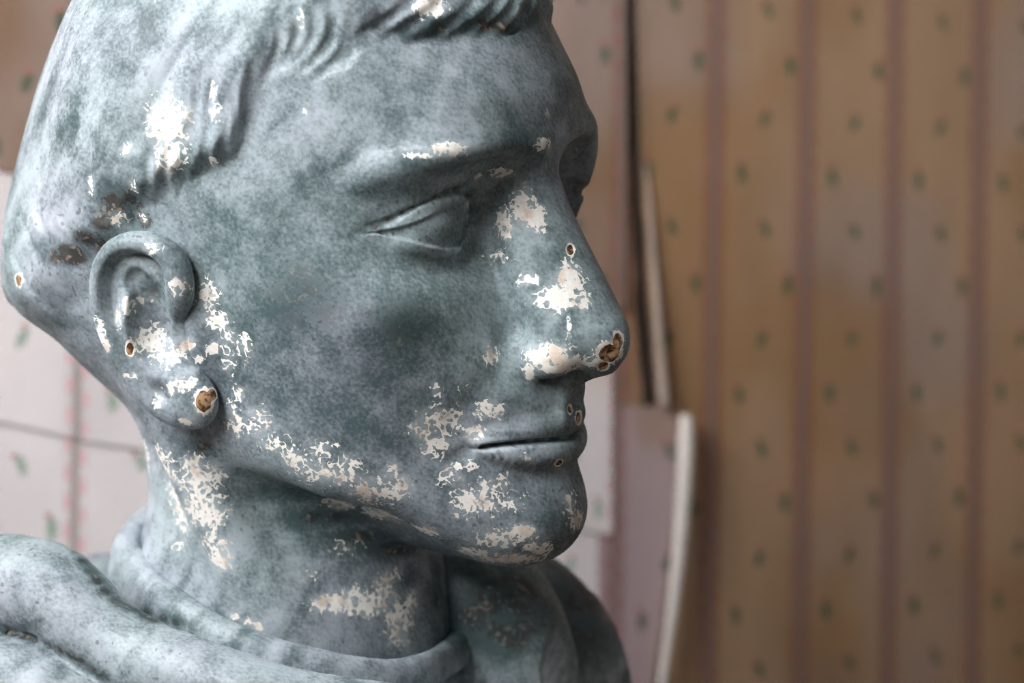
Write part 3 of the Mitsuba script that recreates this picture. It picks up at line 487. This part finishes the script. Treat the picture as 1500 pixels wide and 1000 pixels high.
    thick = 4.0 + 2.8 * sstep(85, 55, P[:, 0]) - .8 * nape
    soft = sstep(70, 62, phi) * sstep(30, 48, phi)
    e = sstep(-1.0, 6.5 + 6 * nape + 13 * soft, g + wob * (1 - .4 * soft))
    f -= thick * e
    return f

EARH = [(-6.0,-69.5,.5,2.6),(-.5,-71.5,5.5,4.4),(2.2,-73,13,4.6),(1.8,-74.5,19.4,4.4),(-1,-76,23.2,4.1),(-6,-77.5,25.2,3.9),(-12,-78.5,25.3,3.7),(-18,-79.5,23.4,3.4),(-21.7,-80.5,19.3,3.5),(-23.8,-81,13.6,3.6),(-24.3,-81,7,3.7),(-24.1,-80,0,3.8),(-22.5,-79,-7,3.8),(-20,-77.5,-14.5,3.4),(-16.4,-75.5,-20.9,3.6),(-12.5,-73,-27,4.2),(-7,-70.5,-30,5)]
def field_ear(P):
    f = ell(P, (-13, -68.5, -1), (13, 8.0, 28))
    f = smin(f, ell(P, (-18, -75, 6), (8, 4.0, 19)), 3)
    f = smin(f, tube(P, [(-12,-66,16,9),(-12,-64,-4,9),(-8,-63,-18,8)]), 6)
    f = smin(f, tube(P, EARH, 40), 2.2)
    f = smin(f, ell(P, (-1.2, -68.5, -26.5), (9.6, 6.2, 9.8)), 4)
    f = smin(f, ell(P, (-4.5, -69.5, -18), (8.5, 5.5, 6)), 4)
    f = smin(f, tube(P, [(-8,-72,13,2.5),(-13,-75.5,9,3),(-16.5,-76.5,3,3.2),(-17,-76,-5,3.2),(-15.5,-75,-12,3.2),(-11,-73.5,-17.5,3.2)]), 3)   # inner rim
    f = smin(f, tube(P, [(-2.5,-67.5,-3,2.8),(-1.4,-68,-7,3.4),(-.5,-67,-11,3.0)]), 3)      # tragus
    f = smax(f, -tube(P, [(-12.5,-78,13,4.2),(-9,-76.5,4,6.2),(-9.5,-76.3,-4,6.8),(-7.5,-76,-10.5,5.6),(-2,-75,-14,3.2),(2.5,-73,-15,1.8)]), 2.4)  # bowl
    f = smax(f, -tube(P, [(-9,-72,-3,3),(-4,-66,-6,3)]), 2)
    f += stroke(P, [(-6,-80,19.5),(-13,-81,20),(-18.5,-82,16),(-20.8,-82,9),(-20.8,-81.5,2)], 3.0, 2.6, 20)
    return f

# ---------------------------------------------------------------- hair cuts, clay chips added to the head's field
_fh0 = field_head
def field_head(P):
    f = _fh0(P)
    for c in HAIRCUTS:
        if len(c) > 1: f += stroke(P, c, 2.3, 1.5, 12)
    for c in HAIRSOFT: f += stroke(P, c, .55, 4.0, 12)
    f += bump(P, (-41, -79, 19), 4.0, (13, 7, 6)) + bump(P, (-15, -77, 37), 4.2, (8, 6, 7))      # tangled hollows round the ear
    for x, y, z, a, b, s in CLAY:
        f += bump(P, (x, y, z), .9 * s, max(a, b) * .8) * (.55 + .9 * meshkit.noise(P / 1.3, 5))
    hs = hair_side(P); m = hs > 1
    if m.any():
        q = P[m]; fl = (q[:, 0] * .55 + q[:, 2] * .83)                       # locks combed down and back: drawn-out waves
        ac = q[:, 0] * .83 - q[:, 2] * .55
        w = meshkit.fbm(np.stack([ac / 5.5, fl / 26, q[:, 1] / 30], -1), 3, 11) - .5
        f[m] += (2.2 * w * sstep(1, 12, hs[m])).astype(np.float32)
    return f

COLLAR = [(-63,-44,-86),(-46,-54,-94),(-25,-61.5,-99),(-8,-64,-104),(7,-63,-108),(21,-57,-112),(33,-45.5,-117),(41,-29,-122.5),(43,-14,-124.5),(39,2,-127),(33,22,-128),(25,40,-124),(12,54,-115),(-6,63,-104),(-30,61,-97),(-52,48,-90),(-67,28,-84),(-72,0,-81),(-70,-24,-82.5),(-63,-44,-86)]
def field_collar(P):
    line = np.array([(x * .965 - .5, y * .955, z - 2.2) for x, y, z in COLLAR])
    s = sstep(5, 36, line[:, 0])[:, None]
    top = tube(P, np.c_[line, 5.2 - 1.9 * s], 70)
    low = tube(P, np.c_[line + np.c_[line[:, :2] * .02, -9 + 3.5 * s], 6.0 - 2.6 * s], 70)
    return smin(top, low, 6) + .7 * (meshkit.fbm(P / 9, 3, 21) - .5)
ROLL1 = [(-150,-58,-118,15),(-128,-72,-110,15),(-82,-85,-92,16),(-63,-86,-90,15.5),(-50,-86,-93,14.5),(-39,-86,-101,14),(-21,-84,-110,13.5),(5,-82,-116,13),(33,-74,-124,13),(54,-56,-132,13),(59,-24,-146,13),(50,8,-156,13)]
ROLL2 = [(-140,-76,-132,18),(-110,-90,-130,17.5),(-78,-97,-122,17),(-60,-98.5,-122,17),(-45,-98.5,-127,17),(-28,-97,-136,17),(8,-90,-150,17),(45,-74,-158,17)]
def field_robe(P):
    f = ell(P, (-30, 4, -215), (112, 128, 92))
    f = smin(f, tube(P, [(-75,-92,-150,24),(-20,-98,-165,26),(40,-80,-178,26)]), 16)
    r1 = tube(P, ROLL1, 40); r2 = tube(P, ROLL2, 34)
    r2 = r2 - stroke(P, [(-110,-96,-108),(-70,-104,-106)], 1.5, 5)
    f = smin(smin(f, r2, 3), r1, 2.0)
    f += stroke(P, [(-98,-99,-86),(-82,-100,-89),(-70,-100,-93)], 3.0, 6, 16)      # hollow in the upper fold
    f -= stroke(P, [(-80,-86,-77),(-60,-92,-82),(-44,-96,-92),(-34,-98,-102)], 2.5, 5, 16)
    f += stroke(P, [(-10,-95,-112),(30,-86,-121)], 1.6, 4)
    # the cowl on the far side, two leaves falling from under the chin
    fa = tube(P, [(8,42,-112,18),(25,44,-122,23),(34,46,-145,25),(30,50,-180,28)])
    fb = tube(P, [(-20,70,-118,16),(8,80,-130,20),(24,84,-148,25),(28,84,-178,30)])
    f = smin(f, smin(fb, fa, 2.5), 4)
    f = smin(f, tube(P, [(-60,72,-128,16),(-105,40,-128,16),(-135,0,-132,16),(-145,-40,-130,15)]), 6)
    f = smin(f, ell(P, (-157, 38, -143), (20, 26, 20)), 6)
    return f + 2.0 * (meshkit.fbm(P / arr(26, 26, 26), 3, 8) - .5) + .5 * (meshkit.noise(P / 3.0, 18) - .5)

# ---------------------------------------------------------------- from the head frame to the room
CAMX, CAMY, CAMZ = arr(0.834245, 0.547177, -0.068067), arr(-0.549453, 0.814597, -0.18583), arr(-0.046235, 0.192427, 0.980221)
ORG = np.array([506.333244, -636.422973, 127.738166])
def room(P):
    V = np.asarray(P, float) - ORG
    return np.stack([V @ CAMX, V @ CAMY, V @ CAMZ], 1) / 1000 + [0, 0, EYE]
def blobs(W, L):
    out = np.zeros(len(W), np.float32)
    C = room(np.array([c[:3] for c in L]))
    for c, (_, _, _, a, b, s) in zip(C, L):
        a, b = a * 1.25e-3, b * 1.25e-3
        d = W - c; m = (np.abs(d) < 2.3 * max(a, b)).all(1)
        if m.any():
            q = d[m] / [a, max(a, b) * 1.2, b]
            out[m] = np.maximum(out[m], s * np.exp(-(q * q).sum(1)))
    return out
def marks(W, dust=0.0):
    """per point: (losses: bare plaster up to 1.3, bare clay from about 1.6; grime and painted shade above 0, pale dust and painted light below)"""
    chip, dark, clay, pale = blobs(W, CHIPS), blobs(W, GRIME_SHADE), blobs(W, [(x, y, z, a * .8, b * .8, s) for x, y, z, a, b, s in CLAY]), np.maximum(blobs(W, PALE), dust)
    far = ((W - [0, 0, EYE]) * 1000 @ np.stack([CAMX, CAMY, CAMZ]))[:, 1] + ORG[1]
    chip = np.maximum(np.minimum(chip, 1.15) * np.where(W[:, 2] > EYE + .03, sstep(0, -4, far), sstep(9, 4, far)), np.minimum(clay * 5, 3.2))
    # (a slight slope keeps the two coordinates independent everywhere)
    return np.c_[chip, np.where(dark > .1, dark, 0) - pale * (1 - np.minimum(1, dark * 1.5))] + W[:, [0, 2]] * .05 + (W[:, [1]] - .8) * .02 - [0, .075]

# ---------------------------------------------------------------- old paint over plaster over clay
def layers(p):
    x, y, z = p.x * 1000, p.y * 1000, p.z * 1000                 # turned, so that the noise lattice does not lie along the surface
    return .36 * x + .48 * y - .80 * z, -.80 * x + .60 * y, .48 * x + .64 * y + .60 * z
def chip_mask(p, u):
    x, y, z = layers(p)
    a = fbm(x / 2.4, y / 2.4, z / 2.4, octaves=2)
    b = fbm(x / 1.0 + 40, y / 1.0, z / 1.0, octaves=2)
    vein = 1 - dr.abs(2 * noise(x / 1.9 + 7.3 + 1.5 * a, y / 1.9 + a, z / 1.9 + 3.1 + 1.5 * b) - 1) * 2.0
    m = u + (a - 0.5) * .42 + (b - .5) * .85 + (vein - .3) * .55
    return smoothstep(0.70, 0.82, m) * smoothstep(.12, .3, u)
def clay_mask(p, v):
    x, y, z = layers(p)
    return smoothstep(1.60, 1.70, v + (fbm(x / 1.8, y / 1.8, z / 1.8, octaves=2) - .5) * 1.5)
def paint(p, n, uv):
    x, y, z = layers(p)
    broad = fbm(x / 26, y / 26, z / 26, octaves=3)
    mid = fbm(x / 5, y / 5, z / 5, octaves=3)
    fine = fbm(x / .9, y / .9, z / .9, octaves=2)
    dark, pale = dr.clip(uv.y, 0, 1.4), dr.clip(-uv.y, 0, 1)
    m = broad * .5 + mid * .42 + fine * .38 - .15
    along, across = p.x * 560 + p.z * 830, p.x * 830 - p.z * 560                       # dusty strokes down the hair
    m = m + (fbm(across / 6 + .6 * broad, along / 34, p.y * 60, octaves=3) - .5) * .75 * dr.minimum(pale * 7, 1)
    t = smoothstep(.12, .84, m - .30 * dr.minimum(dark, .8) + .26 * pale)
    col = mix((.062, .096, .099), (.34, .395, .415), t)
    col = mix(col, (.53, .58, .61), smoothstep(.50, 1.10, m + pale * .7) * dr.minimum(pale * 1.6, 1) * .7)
    col = col * mix((1.03, .985, 1.03), (.965, 1.0, .985), smoothstep(.35, .65, fbm(x / 45 + 3, y / 45, z / 45, octaves=2)))
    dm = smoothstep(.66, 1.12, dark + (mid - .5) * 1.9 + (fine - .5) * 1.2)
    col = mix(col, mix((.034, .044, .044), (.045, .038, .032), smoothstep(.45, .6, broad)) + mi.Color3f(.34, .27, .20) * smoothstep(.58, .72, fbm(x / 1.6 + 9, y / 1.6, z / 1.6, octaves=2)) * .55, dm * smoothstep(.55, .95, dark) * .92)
    halo = smoothstep(.2, .8, uv.x + (mid - .5) * .9)
    col = mix(col, (.50, .56, .56), halo * .35)
    bare = mix((.85, .81, .74), (.68, .57, .47), smoothstep(.52, .75, mid)) * (.9 + .2 * fine)
    col = mix(col, bare, chip_mask(p, uv.x))
    specks = smoothstep(.80, .84, noise(x / 1.6, y / 1.6, z / 1.6)) * smoothstep(.5, .7, broad)
    col = mix(col, (.05, .05, .05), specks * .5)
    clay = mix((.085, .040, .020), (.42, .255, .14), smoothstep(.35, .65, fbm(x / 1.4, y / 1.4, z / 1.4, octaves=2)))
    cm = clay_mask(p, uv.x)
    return mix(col, clay, cm)
def gloss(p, n, uv):
    return .52 - .30 * clay_mask(p, uv.x) + .2 * chip_mask(p, uv.x)
scene['old_paint'] = {'type': 'twosided', 'b': {'type': 'principled', 'base_color': mikit.proc(paint), 'roughness': mikit.proc(gloss), 'specular': .45}}

def normals(V, F):
    n = np.zeros_like(V); fn = np.cross(V[F[:, 1]] - V[F[:, 0]], V[F[:, 2]] - V[F[:, 0]])
    for k in range(3): np.add.at(n, F[:, k], fn)
    return n / np.maximum(np.linalg.norm(n, axis=1, keepdims=True), 1e-12)
def piece(key, W, F, Nn, uv, pick=None):
    G = F if pick is None else F[pick]
    used, inv = np.unique(G, return_inverse=True)
    path = meshkit.write_ply((W[used], inv.reshape(-1, 3)), True, uv[used], None, Nn[used])
    scene[key] = {'type': 'ply', 'filename': path, 'face_normals': False, 'bsdf': {'type': 'ref', 'id': 'old_paint'}}

P, F, ev = surface(field_head, (-128, -88, -139), (132, 88, 148), 1.3)
c = P[F].mean(1)
P, F = refine(P, F, (c[:, 1] < 14) & (c[:, 2] > -128))
P = pull(ev, P, 1, 1)
c = P[F].mean(1)
face = (c[:, 0] > 60) & (np.abs(c[:, 1]) < 54) & (c[:, 1] < 3) & (c[:, 2] < 52) & (c[:, 2] > -62)
P, F = refine(P, F, face); P = pull(ev, P, .5, 1)
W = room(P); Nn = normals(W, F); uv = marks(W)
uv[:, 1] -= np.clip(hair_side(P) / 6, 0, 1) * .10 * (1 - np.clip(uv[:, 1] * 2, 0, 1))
c = P[F].mean(1); A = np.abs(c[:, 1])
is_hair = hair_side(c) > 0.3
zu = np.interp(A, *ZU); zl = np.interp(A, *ZL)
is_eye = (c[:, 0] > 58) & (A > 18.2) & (A < 48) & (c[:, 2] < zu) & (c[:, 2] > zl)
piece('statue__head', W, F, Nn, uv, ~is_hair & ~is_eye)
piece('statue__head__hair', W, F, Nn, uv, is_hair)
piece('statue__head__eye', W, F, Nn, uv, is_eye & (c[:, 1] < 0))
piece('statue__head__eye_001', W, F, Nn, uv, is_eye & (c[:, 1] > 0))
P, F, ev = surface(field_ear, (-34, -92, -44), (16, -52, 36), .55)
W = room(P); piece('statue__head__ear', W, F, normals(W, F), marks(W))
P2 = P * [1, -1, 1]; W = room(P2); F2 = F[:, ::-1]; piece('statue__head__ear_001', W, F2, normals(W, F2), marks(W))
P, F, ev = surface(field_collar, (-90, -80, -155), (64, 80, -64), 1.2)
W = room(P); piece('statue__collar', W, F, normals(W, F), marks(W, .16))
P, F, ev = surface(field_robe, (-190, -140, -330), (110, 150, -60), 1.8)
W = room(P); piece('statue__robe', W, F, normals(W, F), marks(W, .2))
# the gown below, down to the floor
def gown():
    zs = np.linspace(0, 1, 30); a = np.linspace(0, 2 * np.pi, 160, endpoint=False); V = []
    top = room(np.array([[-30, 4, -215]]))[0]
    for t in zs:
        rx, ry = .118 + .10 * t, .125 + .06 * t
        fold = 1 + (.015 + .07 * t) * np.sin(a * 11 + 1.2 * np.sin(3 * a) + t) * (.6 + .4 * np.sin(a * 2 + 1))
        V.append(np.stack([top[0] + rx * fold * np.cos(a), top[1] + ry * fold * np.sin(a), np.full(len(a), (top[2] - .01) * (1 - t))], 1))
    V = np.array(V); n, m = V.shape[:2]; i = np.arange(n * m).reshape(n, m); j = np.roll(i, -1, 1)
    q = np.stack([i[:-1], i[1:], j[1:], j[:-1]], -1).reshape(-1, 4)
    V = np.vstack([V.reshape(-1, 3), [top - [0, 0, .0]], [[top[0], top[1], 0]]])
    k = n * m
    F = np.vstack([q[:, [0, 1, 2]], q[:, [0, 2, 3]], np.c_[i[0], j[0], np.full(m, k)], np.c_[j[-1], i[-1], np.full(m, k + 1)]])
    return V, F
W, F = gown(); piece('statue__gown', W, F, normals(W, F), W[:, [0, 2]] * .05)
labels['statue'] = {'label': 'weathered grey-blue painted statue of a young man, paint flaking to cream plaster', 'category': 'statue'}
labels['statue__head__hair'] = {'label': 'paler short hair combed forward'}
labels['statue__collar'] = {'label': 'raised band round the neck'}
labels['statue__robe'] = {'label': 'folded cowl over the shoulders'}
